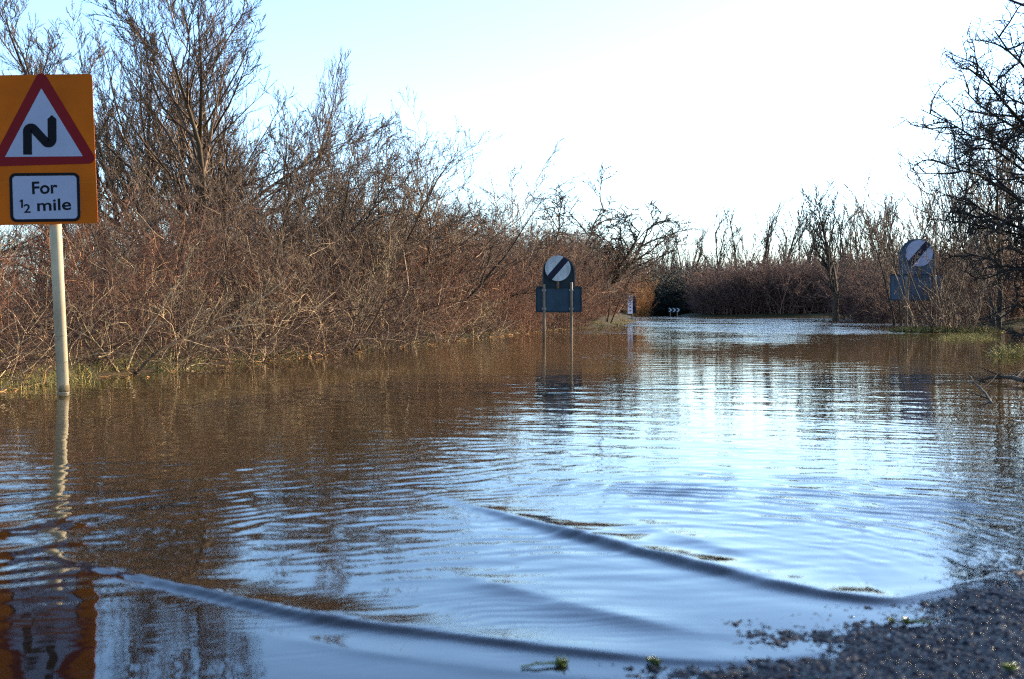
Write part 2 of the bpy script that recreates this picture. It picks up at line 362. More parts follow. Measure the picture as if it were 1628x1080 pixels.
def water_z(x, y):
    z = np.zeros(x.shape)
    near = (y > 1.2) & (y < 14) & (np.abs(x) < 7)
    xn, yn = x[near], y[near]
    h = np.zeros(xn.shape); hr = np.zeros(xn.shape)
    for pts, amp, wf, wb in WAVES:
        p = smooth_path(pts); ds, s, sg, tot = seg_dist(xn, yn, p[:, :2], True)
        seg = np.hypot(*np.diff(p[:, :2], axis=0).T); cs = np.concatenate([[0], np.cumsum(seg)])
        a = np.interp(s, cs, p[:, 2]); a = np.where((s <= 0) | (s >= tot - 1e-6), 0, a)
        front = sg < 0
        d = np.maximum(0, ds * (1 + .12 * np.sin(s * 9 + 1) + .08 * np.sin(s * 23)) + .004 * wob2(xn, yn, .05))
        prof = np.where(front, np.exp(-(d / wf) ** 1.6) - .05 * np.exp(-((d - 4 * wf) / (2.2 * wf)) ** 2), np.exp(-(d / wb) ** 1.5))
        hr += amp * a * prof * (1 + .16 * np.sin(s * 5 + amp * 900) + .10 * np.sin(s * 13) + .07 * np.sin(s * 31) + .15 * wob2(xn, yn, .09))
    # wake ripples: short trains with curved crests
    def packet(cx, cy, sx, sy, rot, lam, amp, focus):
        g = np.exp(-(((xn - cx) * math.cos(rot) + (yn - cy) * math.sin(rot)) / sx) ** 2 - ((-(xn - cx) * math.sin(rot) + (yn - cy) * math.cos(rot)) / sy) ** 2)
        r = np.hypot(xn - focus[0], yn - focus[1]) + .16 * wob2(xn, yn, .5) + .05 * wob2(xn, yn, .13); g = g * np.clip(.75 + .9 * wob2(xn + 4, yn, .35), 0, 1.5)
        return amp * g * np.sin(r * 2 * math.pi / lam)
    h += packet(-.9, 5.0, 1.6, .8, .25, .15, .0008, (3.4, 0))
    h += packet(-.7, 4.3, 1.3, .6, .2, .085, .0008, (3.5, 0))
    h += packet(-2.1, 4.2, .9, .6, .3, .22, .0024, (2.0, -2))
    h += packet(.8, 4.3, 1.0, .8, 0, .12, .0008, (.4, 0.8))
    h += packet(1.25, 3.8, .45, .8, 0, .085, .0016, (.15, 2.9))
    h += packet(1.15, 3.3, .3, .5, 0, .055, .0009, (.15, 2.9))
    h += packet(.7, 4.3, .9, .6, 0, .12, .0013, (.15, 2.9))
    h += packet(.2, 3.3, .8, .4, -.3, .10, .0007, (.8, .4))
    h += packet(-1.3, 2.95, .45, .40, .4, .12, .0010, (.4, 1.6))
    h += packet(-.15, 2.55, .7, .25, -.1, .035, .0004, (.5, 0))
    h += packet(1.8, 6.5, 1.0, 1.4, 0, .14, .0005, (-3, -2))
    fade = np.clip((yn - 1.5) / .5, 0, 1) * np.clip((14 - yn) / 4, 0, 1)
    dep = np.clip(-road_z(xn, yn) * 45, .06, 1)
    h += fade * (.0010 * wob2(xn, yn, .10) + .0008 * wob2(xn * .7 + 3, yn, .045) + .0020 * wob2(xn * .6, yn + 5, .35)) * np.clip((yn - 2.2) / 1.5, .25, 1)
    z[near] = h * fade * np.clip(dep * 1.6, 0, 1) + hr * np.clip(.40 + dep * 1.4, 0, 1)
    return z
wxs = np.concatenate([-graded(3.2, .03, 3.4, 1.05, 420)[:0:-1], np.arange(-3.2, 3.2, .011), graded(3.2, .03, 3.4, 1.05, 420)])
wys = np.concatenate([np.arange(-30, 1.2, .8), np.arange(1.2, 4.6, .009), graded(4.6, .012, 5, 1.012, 14), graded(14.4, .4, 15, 1.05, 330)])
me, X, Y, Z = grid_mesh('water', wxs, wys, water_z, None)
in_road = (X > road_edge(Y) - 5) & (X < road_edge(Y)) & (Y < 12.5)
gz = np.where(in_road, road_z(X, Y), ground_z(X, Y))
a = me.attributes.new('depth', 'FLOAT', 'POINT'); a.data.foreach_set('value', np.clip(Z - gz, 0, 1).astype(np.float32).ravel())

m = bpy.data.materials.new('flood_water'); m.use_nodes = True; nt = m.node_tree; nt.nodes.clear(); L = nt.links
tc = N(nt, 'ShaderNodeTexCoord'); sp = N(nt, 'ShaderNodeSeparateXYZ'); L.new(tc.outputs['Object'], sp.inputs[0])
def mrange(src, a, b_, c, d):
    r = N(nt, 'ShaderNodeMapRange', _interpolation_type='SMOOTHSTEP'); r.inputs[1].default_value = a; r.inputs[2].default_value = b_; r.inputs[3].default_value = c; r.inputs[4].default_value = d
    L.new(src, r.inputs[0]); return r.outputs[0]
def math_(op, a, b_=None, c=None):
    n = N(nt, 'ShaderNodeMath', _operation=op)
    for k, v in enumerate((a, b_, c)):
        if v is None: continue
        if isinstance(v, (int, float)): n.inputs[k].default_value = v
        else: L.new(v, n.inputs[k])
    return n.outputs[0]
def noise(scale, stretch=(1, 1, 1), detail=2.0, dist=0.0, rot=0):
    mp = N(nt, 'ShaderNodeMapping'); mp.inputs['Scale'].default_value = stretch; mp.inputs['Rotation'].default_value = (0, 0, rot)
    L.new(tc.outputs['Object'], mp.inputs[0])
    n = N(nt, 'ShaderNodeTexNoise', Scale=scale, Detail=detail, Roughness=.5, Distortion=dist); L.new(mp.outputs[0], n.inputs['Vector']); return n.outputs[0]
# height in metres of the wind ripples
patch = mrange(noise(.16, (1, .5, 1), 2), .42, .62, .35, 1.5)
far_amp = mrange(math_('ADD', sp.outputs['Y'], math_('MULTIPLY', noise(.12, (1, 1, 1), 2), 10.0)), 36, 44, 1.0, 8.0)
near_amp = mrange(sp.outputs['Y'], 3.0, 7.0, .45, .70)
big = math_('MULTIPLY', noise(3.2, (.45, 1, 1), 1, .6), .0060)
mid = math_('MULTIPLY', noise(9.5, (.45, 1, 1), .5, .6, .10), .0020)
sml = math_('MULTIPLY', noise(24.0, (.5, 1, 1), 0, .4, -.1), .0003)
hgt = math_('ADD', math_('ADD', big, mid), sml)
u1 = mrange(math_('SUBTRACT', sp.outputs['X'], math_('MULTIPLY', sp.outputs['Y'], .10)), -.2, .5, 0, 1); u2 = mrange(math_('SUBTRACT', sp.outputs['X'], math_('MULTIPLY', sp.outputs['Y'], .21)), -.5, 1.2, 1, 0)
blob = math_('MULTIPLY', math_('MULTIPLY', u1, u2), mrange(sp.outputs['Y'], 19, 26, 0, 1))
far_amp = math_('MAXIMUM', far_amp, math_('MULTIPLY_ADD', blob, 4.5, 1.0))
hgt = math_('MULTIPLY', hgt, math_('MULTIPLY', patch, math_('MULTIPLY', far_amp, near_amp)))
bp = N(nt, 'ShaderNodeBump', Strength=1.0, Distance=1.0); L.new(hgt, bp.inputs['Height'])
fr = N(nt, 'ShaderNodeFresnel', IOR=1.34); L.new(bp.outputs[0], fr.inputs['Normal'])
gl = N(nt, 'ShaderNodeBsdfGlossy', Roughness=.03); L.new(bp.outputs[0], gl.inputs['Normal'])
gl.inputs['Color'].default_value = (1, 1, 1, 1)
di = N(nt, 'ShaderNodeBsdfDiffuse')
L.new(ramp(nt, noise(.35, (1, .6, 1), 4), [(.35, (.070, .040, .006)), (.65, (.105, .064, .012))]), di.inputs['Color'])
tr = N(nt, 'ShaderNodeBsdfTransparent'); tr.inputs['Color'].default_value = (.95, .93, .88, 1)
da = N(nt, 'ShaderNodeAttribute', _attribute_name='depth')
turb = math_('SUBTRACT', 1.0, math_('POWER', 2.718, math_('MULTIPLY', da.outputs['Fac'], -2.4)))
m1 = N(nt, 'ShaderNodeMixShader'); L.new(turb, m1.inputs[0]); L.new(tr.outputs[0], m1.inputs[1]); L.new(di.outputs[0], m1.inputs[2])
m2 = N(nt, 'ShaderNodeMixShader'); L.new(fr.outputs[0], m2.inputs[0]); L.new(m1.outputs[0], m2.inputs[1]); L.new(gl.outputs[0], m2.inputs[2])
ou = N(nt, 'ShaderNodeOutputMaterial'); L.new(m2.outputs[0], ou.inputs[0])
tag(mesh_obj('water', me, m), 'brown flood water covering the road, rippled and reflecting the sky', kind='structure')

# ---------------------------------------------------------------- flat shapes for the signs
def prism(name, outline, y0, y1, mat, parent, T=None):
    """outline: list of (x,z) counter-clockwise seen from -Y; extruded from y0 (front) to y1 (back)"""
    n = len(outline); V = [(x, y0, z) for x, z in outline] + [(x, y1, z) for x, z in outline]
    Fc = [list(range(n)), list(range(2 * n - 1, n - 1, -1))] + [[i, i + n, (i + 1) % n + n, (i + 1) % n] for i in range(n)]
    me = bpy.data.meshes.new(name); me.from_pydata(V, [], Fc); me.update()
    return mesh_obj(name, me, mat, parent)
def strip(name, left, right, y0, y1, mat, parent):
    n = len(left); V = []
    for (a, b_) in zip(left, right): V += [(a[0], y0, a[1]), (b_[0], y0, b_[1]), (a[0], y1, a[1]), (b_[0], y1, b_[1])]
    Fc = []
    for i in range(n - 1):
        q = 4 * i; w = q + 4
        Fc += [[q, q + 1, w + 1, w], [q + 2, w + 2, w + 3, q + 3], [q, w, w + 2, q + 2], [q + 1, q + 3, w + 3, w + 1]]
    Fc += [[0, 2, 3, 1], [4 * n - 4, 4 * n - 3, 4 * n - 1, 4 * n - 2]]
    me = bpy.data.meshes.new(name); me.from_pydata(V, [], Fc); me.update()
    return mesh_obj(name, me, mat, parent)
def rounded(pts, r, n=8):
    out = []; k = len(pts)
    for i in range(k):
        p = Vector(pts[i]); a = (Vector(pts[i - 1]) - p).normalized(); b_ = (Vector(pts[(i + 1) % k]) - p).normalized()
        ang = a.angle(b_); d = r / math.tan(ang / 2); c = p + (a + b_).normalized() * (r / math.sin(ang / 2))
        s = p + a * d - c; e = p + b_ * d - c
        a0 = math.atan2(s.y, s.x); a1 = math.atan2(e.y, e.x); da_ = (a1 - a0 + math.pi) % (2 * math.pi) - math.pi
        for j in range(n + 1): t = a0 + da_ * j / n; out.append((c.x + r * math.cos(t), c.y + r * math.sin(t)))
    return out
def ring_prism(name, outer, inner, y0, y1, mat, parent):
    n = len(outer); V = [(x, y, z) for y in (y0, y1) for pts in (outer, inner) for x, z in pts]; Fc = []
    for i in range(n):
        j = (i + 1) % n
        Fc += [[i, j, n + j, n + i], [2 * n + j, 2 * n + i, 3 * n + i, 3 * n + j], [j, i, 2 * n + i, 2 * n + j], [n + i, n + j, 3 * n + j, 3 * n + i]]
    me = bpy.data.meshes.new(name); me.from_pydata(V, [], Fc); me.update()
    return mesh_obj(name, me, mat, parent)
def cyl(name, p0, p1, r, mat, parent, k=20, cap=True, r1=None):
    p0, p1 = Vector(p0), Vector(p1); d = (p1 - p0).normalized(); u = d.cross(Vector((0.1, 1, .05))).normalized(); w = d.cross(u); r1 = r if r1 is None else r1
    V = []; Fc = []
    segs = [(p0, r), (p1 - d * r * .25, r1), (p1, r1 * .8)]
    for p, rr in segs:
        for i in range(k): a = 2 * math.pi * i / k; V.append(p + (u * math.cos(a) + w * math.sin(a)) * rr)
    for s in range(2):
        for i in range(k): j = (i + 1) % k; Fc.append([s * k + i, s * k + j, s * k + k + j, s * k + k + i])
    Fc.append(list(range(2 * k, 3 * k))); Fc.append(list(range(k - 1, -1, -1)))
    me = bpy.data.meshes.new(name); me.from_pydata(V, [], Fc); me.update()
    for f in me.polygons: f.use_smooth = len(f.vertices) == 4
    return mesh_obj(name, me, mat, parent)
def box(name, lo, hi, mat, parent):
    x0, y0, z0 = lo; x1, y1, z1 = hi
    V = [(x, y, z) for z in (z0, z1) for y in (y0, y1) for x in (x0, x1)]
    Fc = [[0, 2, 3, 1], [4, 5, 7, 6], [0, 1, 5, 4], [2, 6, 7, 3], [0, 4, 6, 2], [1, 3, 7, 5]]
    me = bpy.data.meshes.new(name); me.from_pydata(V, [], Fc); me.update(); return mesh_obj(name, me, mat, parent)
def text_mesh(name, body, size_cap, x, z, y, mat, parent, bold=.02, width=None, thick=.001):
    cu = bpy.data.curves.new(name, 'FONT'); cu.body = body; cu.size = 1; cu.offset = bold; cu.extrude = 0.0
    to = bpy.data.objects.new('tmp', cu); COL.objects.link(to)
    bpy.context.view_layer.update(); dg = bpy.context.evaluated_depsgraph_get()
    me = bpy.data.meshes.new_from_object(to.evaluated_get(dg)); bpy.data.objects.remove(to)
    co = np.array([v.co[:] for v in me.vertices]); lo, hi = co.min(0), co.max(0)
    s = size_cap / (hi[1] - lo[1]); sx = s if width is None else width / (hi[0] - lo[0])
    for v in me.vertices: v.co = (x + (v.co.x - lo[0]) * sx, y, z + (v.co.y - lo[1]) * s)
    me.name = name
    return mesh_obj(name, me, mat, parent)

# ---------------------------------------------------------------- yellow warning sign
SY = H * F / (626 - HY); LEAN = math.radians(2.5)
sbx = wx(101.5, SY)
sign = empty('warning_sign', (sbx, SY, 0), (0, -LEAN, 0))
tag(sign, 'yellow sign with red triangle, bend arrow and For 1/2 mile plate on pale post', 'road sign')
def S(x, y):
    dx = wx(x, SY) - sbx; dz = wz(y, SY); c, s = math.cos(LEAN), math.sin(LEAN)
    return (dx * c + dz * s, -dx * s + dz * c)
k = SY / F
def Spts(l): return [S(*p) for p in l]
cyl('post', (S(101, 626)[0], 0.0, -.5), (S(84.5, 300)[0] + .003, 0.0, S(84, 135)[1]), 9.2 * k, M_post, sign, 28)
cyl('wet_band', (S(101, 626)[0], 0.0, -.05), (S(101, 626)[0], 0.0, .012), 9.2 * k + .0015, M_wet, sign, 28)
cyl('tide_stain', (S(101, 626)[0], 0.0, .012), (S(101, 626)[0] + .0008, 0.0, .075), 9.2 * k + .0008, plain('silt_stain', (.15, .11, .06), .7, noise=.5, nscale=30), sign, 28)
plate = prism('backing_plate', rounded(Spts([(-10, 359.5), (160, 356), (150.5, 120), (-19, 122.5)]), 5 * k), -.062, -.058, M_yellow, sign)
for zz in (150, 283, 330):
    p = S(66, zz); box('rail', (p[0] - .33, -.058, p[1] - .02), (p[0] + .33, -.046, p[1] + .02), M_alu, sign)
tri_o = rounded(Spts([(-12, 266.5), (161, 261.5), (70, 110)]), 9 * k, 10)
tri = prism('triangle_border', tri_o, -.0645, -.0622, M_redpaint, sign)
prism('triangle_panel', rounded(Spts([(13.5, 251.5), (136.5, 250.3), (70.8, 143)]), .6 * k, 3), -.0665, -.0646, M_white, sign)
# double bend arrow: one clean stroked strip
cl = [(49, 247.8)]
c1_, c2c = (55, 211.5), (82, 223.6)
cl += [(c1_[0] + 6 * math.cos(a), c1_[1] + 6 * math.sin(a)) for a in np.linspace(math.pi, math.pi + 2.32, 12)]
cl += [(c2c[0] + 6 * math.cos(a), c2c[1] + 6 * math.sin(a)) for a in np.linspace(math.pi - .82, 0, 12)]
cl += [(88, 191.5)]
cl = np.array(cl); tg = np.gradient(cl, axis=0); tg /= np.linalg.norm(tg, axis=1)[:, None]; nn = np.stack([-tg[:, 1], tg[:, 0]], 1) * 6.9
sk = lambda p: S(p[0] + (p[1] - 217) * .012, p[1])
lft = [sk(p) for p in (cl + nn)]; rgt = [sk(p) for p in (cl - nn)]
lft.append(sk((88.2, 185.5))); rgt.append(sk((87.8, 185.5)))
strip('bend_arrow', rgt, lft, -.0685, -.0666, M_black, sign)
po = rounded(Spts([(22, 354.5), (132.8, 353), (131, 276), (19.8, 277)]), 10 * k); pi_ = rounded(Spts([(26.8, 350), (128.2, 348.6), (126.4, 280.6), (24.6, 281.6)]), 6 * k)
prism('distance_plate', po, -.0645, -.0623, M_white, sign)
ring_prism('plate_border', po, pi_, -.0662, -.0646, M_black, sign)
def txt(nm, body, x0, x1, ytop, ybot, bold):
    a, b_ = S(x0, ybot), S(x1, ybot); text_mesh(nm, body, (ybot - ytop) * k, a[0], a[1], -.0650, M_black, sign, bold, width=(x1 - x0) * k)
txt('lettering', 'For', 56.5, 97, 290.5, 310.8, .022)
txt('lettering', 'mile', 64.5, 118.3, 318.5, 337.5, .018)
prism('lettering', Spts([(39.0, 331.8), (41.8, 331.8), (41.6, 318.6), (39.6, 318.6), (36.4, 320.6), (36.7, 322.8), (38.9, 321.8)]), -.0661, -.0646, M_black, sign)
txt('lettering', '2', 43.3, 54, 326, 340, .018)
a_, b_ = S(-14, 293.5), S(20, 292.5); box('seam', (a_[0], -.0626, a_[1] - .0012), (b_[0], -.0622, a_[1] + .0012), M_seam, sign)
a_, b_ = S(133.5, 292), S(156, 291.5); box('seam', (a_[0], -.0626, a_[1] - .0012), (b_[0], -.0622, a_[1] + .0012), M_seam, sign)

# ---------------------------------------------------------------- the two gateway signs seen from behind
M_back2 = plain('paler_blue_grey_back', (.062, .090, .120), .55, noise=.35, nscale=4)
def gateway(Yb, cxp, disc, R, arch, boxr, posts, stub, label, base_y, yaw, disc_mat, tops, posts_front=True):
    s = Yb / F; root = empty('gateway_sign', (wx(cxp, Yb), Yb, 0), (0, 0, yaw)); tag(root, label, 'road sign', 'village gateway signs')
    X_ = lambda x: (x - cxp) * s
    Z_ = lambda y: wz(y, Yb)
    ax0, ax1, at_, ab = arch; n = 20; rr = (X_(ax1) - X_(ax0)) / 2; cz = Z_(at_) - rr
    out = [(X_(ax0), Z_(ab)), (X_(ax1), Z_(ab))] + [((X_(ax0) + X_(ax1)) / 2 + rr * math.cos(t), cz + rr * math.sin(t)) for t in np.linspace(0, math.pi, n)]
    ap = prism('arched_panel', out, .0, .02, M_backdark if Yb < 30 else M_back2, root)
    inn = [((x - (X_(ax0) + X_(ax1)) / 2) * .93 + (X_(ax0) + X_(ax1)) / 2, z if i < 2 else cz + (z - cz) * .93) for i, (x, z) in enumerate(out)]
    ring_prism('panel_flange', out, inn, -.022, -.001, M_back, root)
    bx0, bx1, bt, bb = boxr
    o2 = rounded([(X_(bx0), Z_(bb)), (X_(bx1), Z_(bb)), (X_(bx1), Z_(bt)), (X_(bx0), Z_(bt))], .035)
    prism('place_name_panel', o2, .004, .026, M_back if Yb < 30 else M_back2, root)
    i2 = rounded([(X_(bx0) + .022, Z_(bb) + .03), (X_(bx1) - .022, Z_(bb) + .03), (X_(bx1) - .022, Z_(bt) - .03), (X_(bx0) + .022, Z_(bt) - .03)], .025)
    ring_prism('panel_flange', o2, i2, -.018, .003, M_backdark, root)
    for px_, tp in zip(posts, tops):
        cyl('post', (X_(px_), -.06, -.6), (X_(px_), -.06, Z_(tp)), 2.3 * s, M_galv, root)
        for zc in (bt + 6, bb - 6): box('clip', (X_(px_) - 3.2 * s, -.058, Z_(zc) - .018), (X_(px_) + 3.2 * s, -.019, Z_(zc) + .018), M_alu, root)
    dx, dz = X_(disc[0]), Z_(disc[1])
    cyl('stub_post', (dx + .4 * s, -.075, Z_(stub)), (dx + .4 * s, -.075, dz), 2.1 * s, M_galv, root)
    circ = [(dx + R * math.cos(t), dz + R * math.sin(t)) for t in np.linspace(0, 2 * math.pi, 48, endpoint=False)]
    dd = prism('sign_disc', circ, -.118, -.112, disc_mat, root)
    hw = R * .235; c45, s45 = math.cos(math.radians(49)), math.sin(math.radians(49))
    def rot(u, v): return (dx + u * c45 - v * s45, dz + u * s45 + v * c45)
    Rm = R * .995; tv = np.linspace(-hw, hw, 9)
    band = [rot(math.sqrt(Rm * Rm - v * v), v) for v in tv] + [rot(-math.sqrt(Rm * Rm - v * v), v) for v in tv[::-1]]
    prism('diagonal_band', band, -.1205, -.1185, M_mark, dd)
    return root
gateway(25.5, 888, (886, 427), 20.3 * 25.5 / F, (862.5, 914, 407, 458), (852, 925, 455.5, 497), (864.5, 908), 459,
        'left gateway sign back with black barred white disc, standing in brown water before the thicket', 544, math.radians(3), M_disc, (452, 449))
M_disc2 = plain('clean_white_disc', (.25, .25, .31), .5, noise=.12, nscale=9)
gateway(38.5, 1458, (1460, 403), 21 * 38.5 / F, (1430, 1486, 380, 440), (1416, 1498, 436, 478), (1440.5, 1485.5), 441,
        'right gateway sign back with barred disc, half hidden by a bare shrub on an islet', 528, math.radians(-4), M_disc2, (440, 438))

# depth gauge and chevron board, far off
gY = 88.0; s = gY / F; dg = empty('depth_gauge', (wx(1005, gY), gY, 0)); tag(dg, 'tall thin white flood depth board with black marks beside the far thicket end', 'depth gauge')
cyl('post', (0, 0, -.5), (0, 0, wz(474, gY)), .05, M_galv, dg, 10)
def rot_panel(nm, x0, x1, y0, y1, t, yaw, mat, par):
    o = box(nm, (x0, -t, y0), (x1, 0, y1), mat, par); o.rotation_euler = (0, 0, yaw); o.location = (0, -.052, 0); return o
p = rot_panel('gauge_board', -7.5 * s, .3 * s, wz(499, gY), wz(470, gY), .03, .15, plain('gauge_white', (.80, .80, .84), .5), dg)
for q in range(5):
    z0 = wz(495.5 - q * 5.2, gY)
    box('gauge_mark', (-4.6 * s, -.033, z0), (-2.6 * s, -.0302, z0 + 2.1 * s), M_mark, p)
    box('gauge_mark', (-2.6 * s, -.033, z0 + 1.2 * s), (-1.6 * s, -.0302, z0 + 3.3 * s), M_mark, p)
box('side_board', (1.0 * s, .04, wz(498, gY)), (6.0 * s, .07, wz(470, gY)), plain('dark_blue_board', (.010, .013, .03), .5), dg)
cY = 128.0; s = cY / F; cb = empty('chevron_board', (wx(1071.5, cY), cY, 0)); tag(cb, 'tiny black and white chevron bend board before the dark evergreen', 'road sign')
box('board', (-9.5 * s, -.03, wz(496.5, cY)), (9.5 * s, 0, wz(489.5, cY)), M_mark, cb)
for q in range(3):
    x0 = (-8.5 + q * 6.3) * s; zt, zm, zb = wz(490, cY), wz(493, cY), wz(496, cY)
    strip('chevron', [(x0, zt), (x0 + 3.2 * s, zm), (x0, zb)], [(x0 + 2.0 * s, zt), (x0 + 5.2 * s, zm), (x0 + 2.0 * s, zb)], -.034, -.031, plain('chevron_white', (.40, .40, .36), .6), cb)
for xx in (-5.5, 5.5): cyl('leg', (xx * s, .05, -.5), (xx * s, .05, wz(491, cY)), .05, M_galv, cb, 8)

# ---------------------------------------------------------------- plant kinds
random.seed(3); R_ = random.random
thick = [proto_shrub('thicket_shrub', M_thicket, 10 + q, h=3.0, stems=17, spread=.6, lean=.5, wob=.13, m=(8, 6, 3), r0=.017, rmin=.0040, low=True) for q in range(4)]
redsh = [proto_shrub('thicket_shrub', M_red, 20 + q, h=3.0, stems=22, spread=.5, lean=.36, wob=.10, m=(8, 6, 4), r0=.014, rmin=.0042) for q in range(3)]
brier = [proto_shrub('bramble_bush', M_thicket, 30 + q, h=3.0, stems=20, spread=.7, lean=.8, wob=.14, m=(7, 5, 2), arch=.25, r0=.014, rmin=.005, low=True) for q in range(2)]
tallsh = [proto_tree('willow_shrub', M_willow, 40 + q, h=5.0, stems=6, lean=.38, r0=.045, m=(8, 7, 6, 3), wob=.115, t0=.15, spread=.3, rmin=.0058, trop=(.02, .05, .05, .05)) for q in range(4)]
willow = [proto_tree('willow_tree', M_willow, 50 + q, h=8.0, stems=(3, 2, 4)[q], lean=(.24, .2, .3)[q], r0=.12, m=(14, 9, 8, 9), t0=.2, wob=.062, rmin=.0058,
                     trop=(.02, .07, .09, .10)) for q in range(3)]
willow_l = proto_tree('willow_tree', M_willow, 61, h=8.0, stems=3, lean=.15, leanv=(-.42, 0), r0=.12, m=(15, 9, 8, 9), t0=.25, wob=.06, rmin=.0058, trop=(.025, .06, .08, .09))
gnarl = proto_tree('gnarled_tree', M_trunk, 71, h=7.0, stems=5, lean=.66, r0=.17, m=(12, 8, 7, 3), t0=.3, wob=.13, rmin=.018, extra=[(.1, .6), (.9, 1.5), (1.7, 2.2), (2.5, 3.1), (3.2, 3.6), (4.0, 4.4)], ang=((30, 60), (28, 55), (25, 50), (20, 45)), trop=(.03, .04, .03, .02))
slim = [proto_tree('bare_tree', M_dark, 80 + q, h=9.0, stems=(1, 2, 1, 2)[q], lean=.16, r0=.17, m=(10, 7, 4), t0=.3, wob=.05, rmin=.018, lr=(.52, .48, .45, .42), ang=((14, 34),) * 4) for q in range(4)]
farsh = [proto_shrub('far_shrub', M_far, 90 + q, h=4.0, stems=40, spread=1.5, lean=.35, wob=.08, m=(9, 7, 3), r0=.028, rmin=.010, low=True) for q in range(3)]
eversh = [proto_shrub('evergreen_shrub', M_ever, 95, h=4.0, stems=50, spread=1.6, lean=.35, wob=.14, m=(10, 8, 4), r0=.03, rmin=.020, low=True)]

# left bank line parameter
LBs = np.concatenate([[0], np.cumsum(np.hypot(*np.diff(LB, axis=0).T))])
def lb_at(s, off):
    i = max(0, min(len(LB) - 2, int(np.searchsorted(LBs, s)) - 1)); t = (s - LBs[i]) / (LBs[i + 1] - LBs[i])
    d = LB[i + 1] - LB[i]; d = d / np.hypot(*d); p = LB[i] * (1 - t) + LB[i + 1] * t
    return p[0] - d[1] * off, p[1] + d[0] * off
TOPX = [-200, 0, 60, 120, 200, 300, 400, 450, 520, 600, 660, 720, 780, 850, 900, 960, 1000, 1040]
TOPY = [410, 400, 395, 375, 345, 325, 325, 330, 345, 345, 345, 360, 380, 385, 378, 378, 430, 470]
grp = 'shrubs of the thicket along the left bank'
def gzs(x, y): return float(ground_z(np.array([x], float), np.array([y], float))[0])
cnt = 0
for off, step, frac, kinds in ((.22, .95, .42, brier + thick), (1.2, 1.15, .72, thick + redsh), (2.9, 1.5, .95, redsh + thick), (4.8, 2.1, 1.0, redsh + thick), (7.5, 3.0, .98, thick), (11, 4.2, .95, thick)):
    s_ = 33.0
    while s_ < 140:
        x, y = lb_at(s_ + R_() * .5, off + (R_() - .5) * .7)
        px_ = CX + x / y * F if y > 1 else -999
        s_ += step * (1 if y < 25 else 1.35 if y < 45 else 2.0) * (.8 + .4 * R_())
        if y < 3 or px_ < -420 or px_ > 1004 or (px_ + 1.9 * F / y > 1008 and y > 46): continue
        if px_ < -180 and R_() < .5: continue
        T = np.interp(px_, TOPX, TOPY); h = (H + (HY - T) / F * y) * frac * (.82 + .36 * R_())
        h = max(.9, min(h, 6.0)); kd = random.choice(kinds)
        if px_ > 640 and R_() < .7: kd = random.choice(redsh)
        wide = 1.0 if h > 2 else 1.35
        if kd.name == 'bramble_bush': h = min(h, 1.7)
        near_sign = px_ < 480
        lab = ('low tangled bramble bush arching out over the waterline of the left bank' if kd.name == 'bramble_bush' else
               'leafless brown twiggy shrub of the dense thicket lining the left bank')
        o = kd.place((x, y, gzs(x, y)), h, R_() * 6.28, lab, 'bush', 'bramble bushes along the left bank' if kd.name == 'bramble_bush' else grp, sxy=wide)
        cnt += 1
print('left shrubs', cnt)

def tree_at(pr, px_, Y, top, label, cat='tree', group=None, rz=0, sxy=None, tilt=(0, 0)):
    x = wx(px_, Y); return pr.place((x, Y, max(-.25, gzs(x, Y))), wz(top, Y) + .2, rz, label, cat, group, sxy, tilt)
# big willows behind the sign
tree_at(willow[0], 318, 25, -25, 'tallest bare willow with dark upright trunk, its crown cut by the top edge', rz=.6, sxy=1.2)
tree_at(willow_l, 312, 27, -10, 'bare willow leaning left over the yellow sign with fine pale twigs', rz=0.0)
tree_at(willow[1], 362, 29, 60, 'bare willow with forked grey stems right of the tallest willow', rz=2.2)
tree_at(willow[1], 225, 28, 10, 'grey bare willow with a fan of upright twigs between the sign and the tallest willow', rz=1.0, sxy=1.15)
tree_at(willow[2], 360, 30, 30, 'bare willow with outward fanning twigs forming the right shoulder of the willow group', rz=5.6, sxy=.6)
tree_at(willow[2], 190, 26, 150, 'dark bare willow with crooked limbs close behind the yellow sign edge', rz=1.2)
tree_at(willow[1], 425, 31, 112, 'slender bare willow between the tallest willow and the middle thicket', rz=4.2, sxy=.8)
tree_at(willow[0], 60, 33, 250, 'low bare willow seen under and left of the yellow sign', rz=3.4)
tree_at(willow[2], -120, 30, 160, 'bare willow just beyond the left frame edge', rz=5.0)
# taller willow shrubs standing in the thicket
spec = [(470, 25, 205, 0, 'first tall pale shrub right of the willows'), (520, 24, 225, 1, 'spreading bare shrub with grey arching stems'),
        (575, 27, 165, 2, 'tall whippy bare shrub forming the middle peak of the thicket'), (628, 27, 208, 3, 'forked bare shrub right of the middle peak of the thicket'),
        (680, 29, 232, 0, 'bare shrub where the thicket top starts to fall away'), (540, 19, 300, 2, 'leaning bare shrub with pale crossing stems at the front of the thicket'),
        (730, 33, 318, 1, 'reddish bare shrub midway down the falling thicket top'), (800, 42, 352, 3, 'rounded bare shrub before the gap left of the gnarled tree'),
        (850, 46, 355, 2, 'bare shrub above the left gateway sign'), (300, 15.5, 330, 3, 'pale stemmed bare shrub leaning over the mossy bank'),
        (150, 16, 335, 1, 'bare shrub just right of the sign post'), (400, 19, 290, 0, 'dense dark bare shrub under the slender willow'),
        (20, 17, 375, 2, 'bare shrub filling the gap left of the sign post'), (765, 40, 355, 0, 'thin bare shrub on the thicket skyline left of the rounded one')]
for px_, Y, top, v, lab in spec:
    tree_at(tallsh[v], px_, Y, top, lab, 'shrub', 'taller willow shrubs in the left thicket', rz=R_() * 6.28)
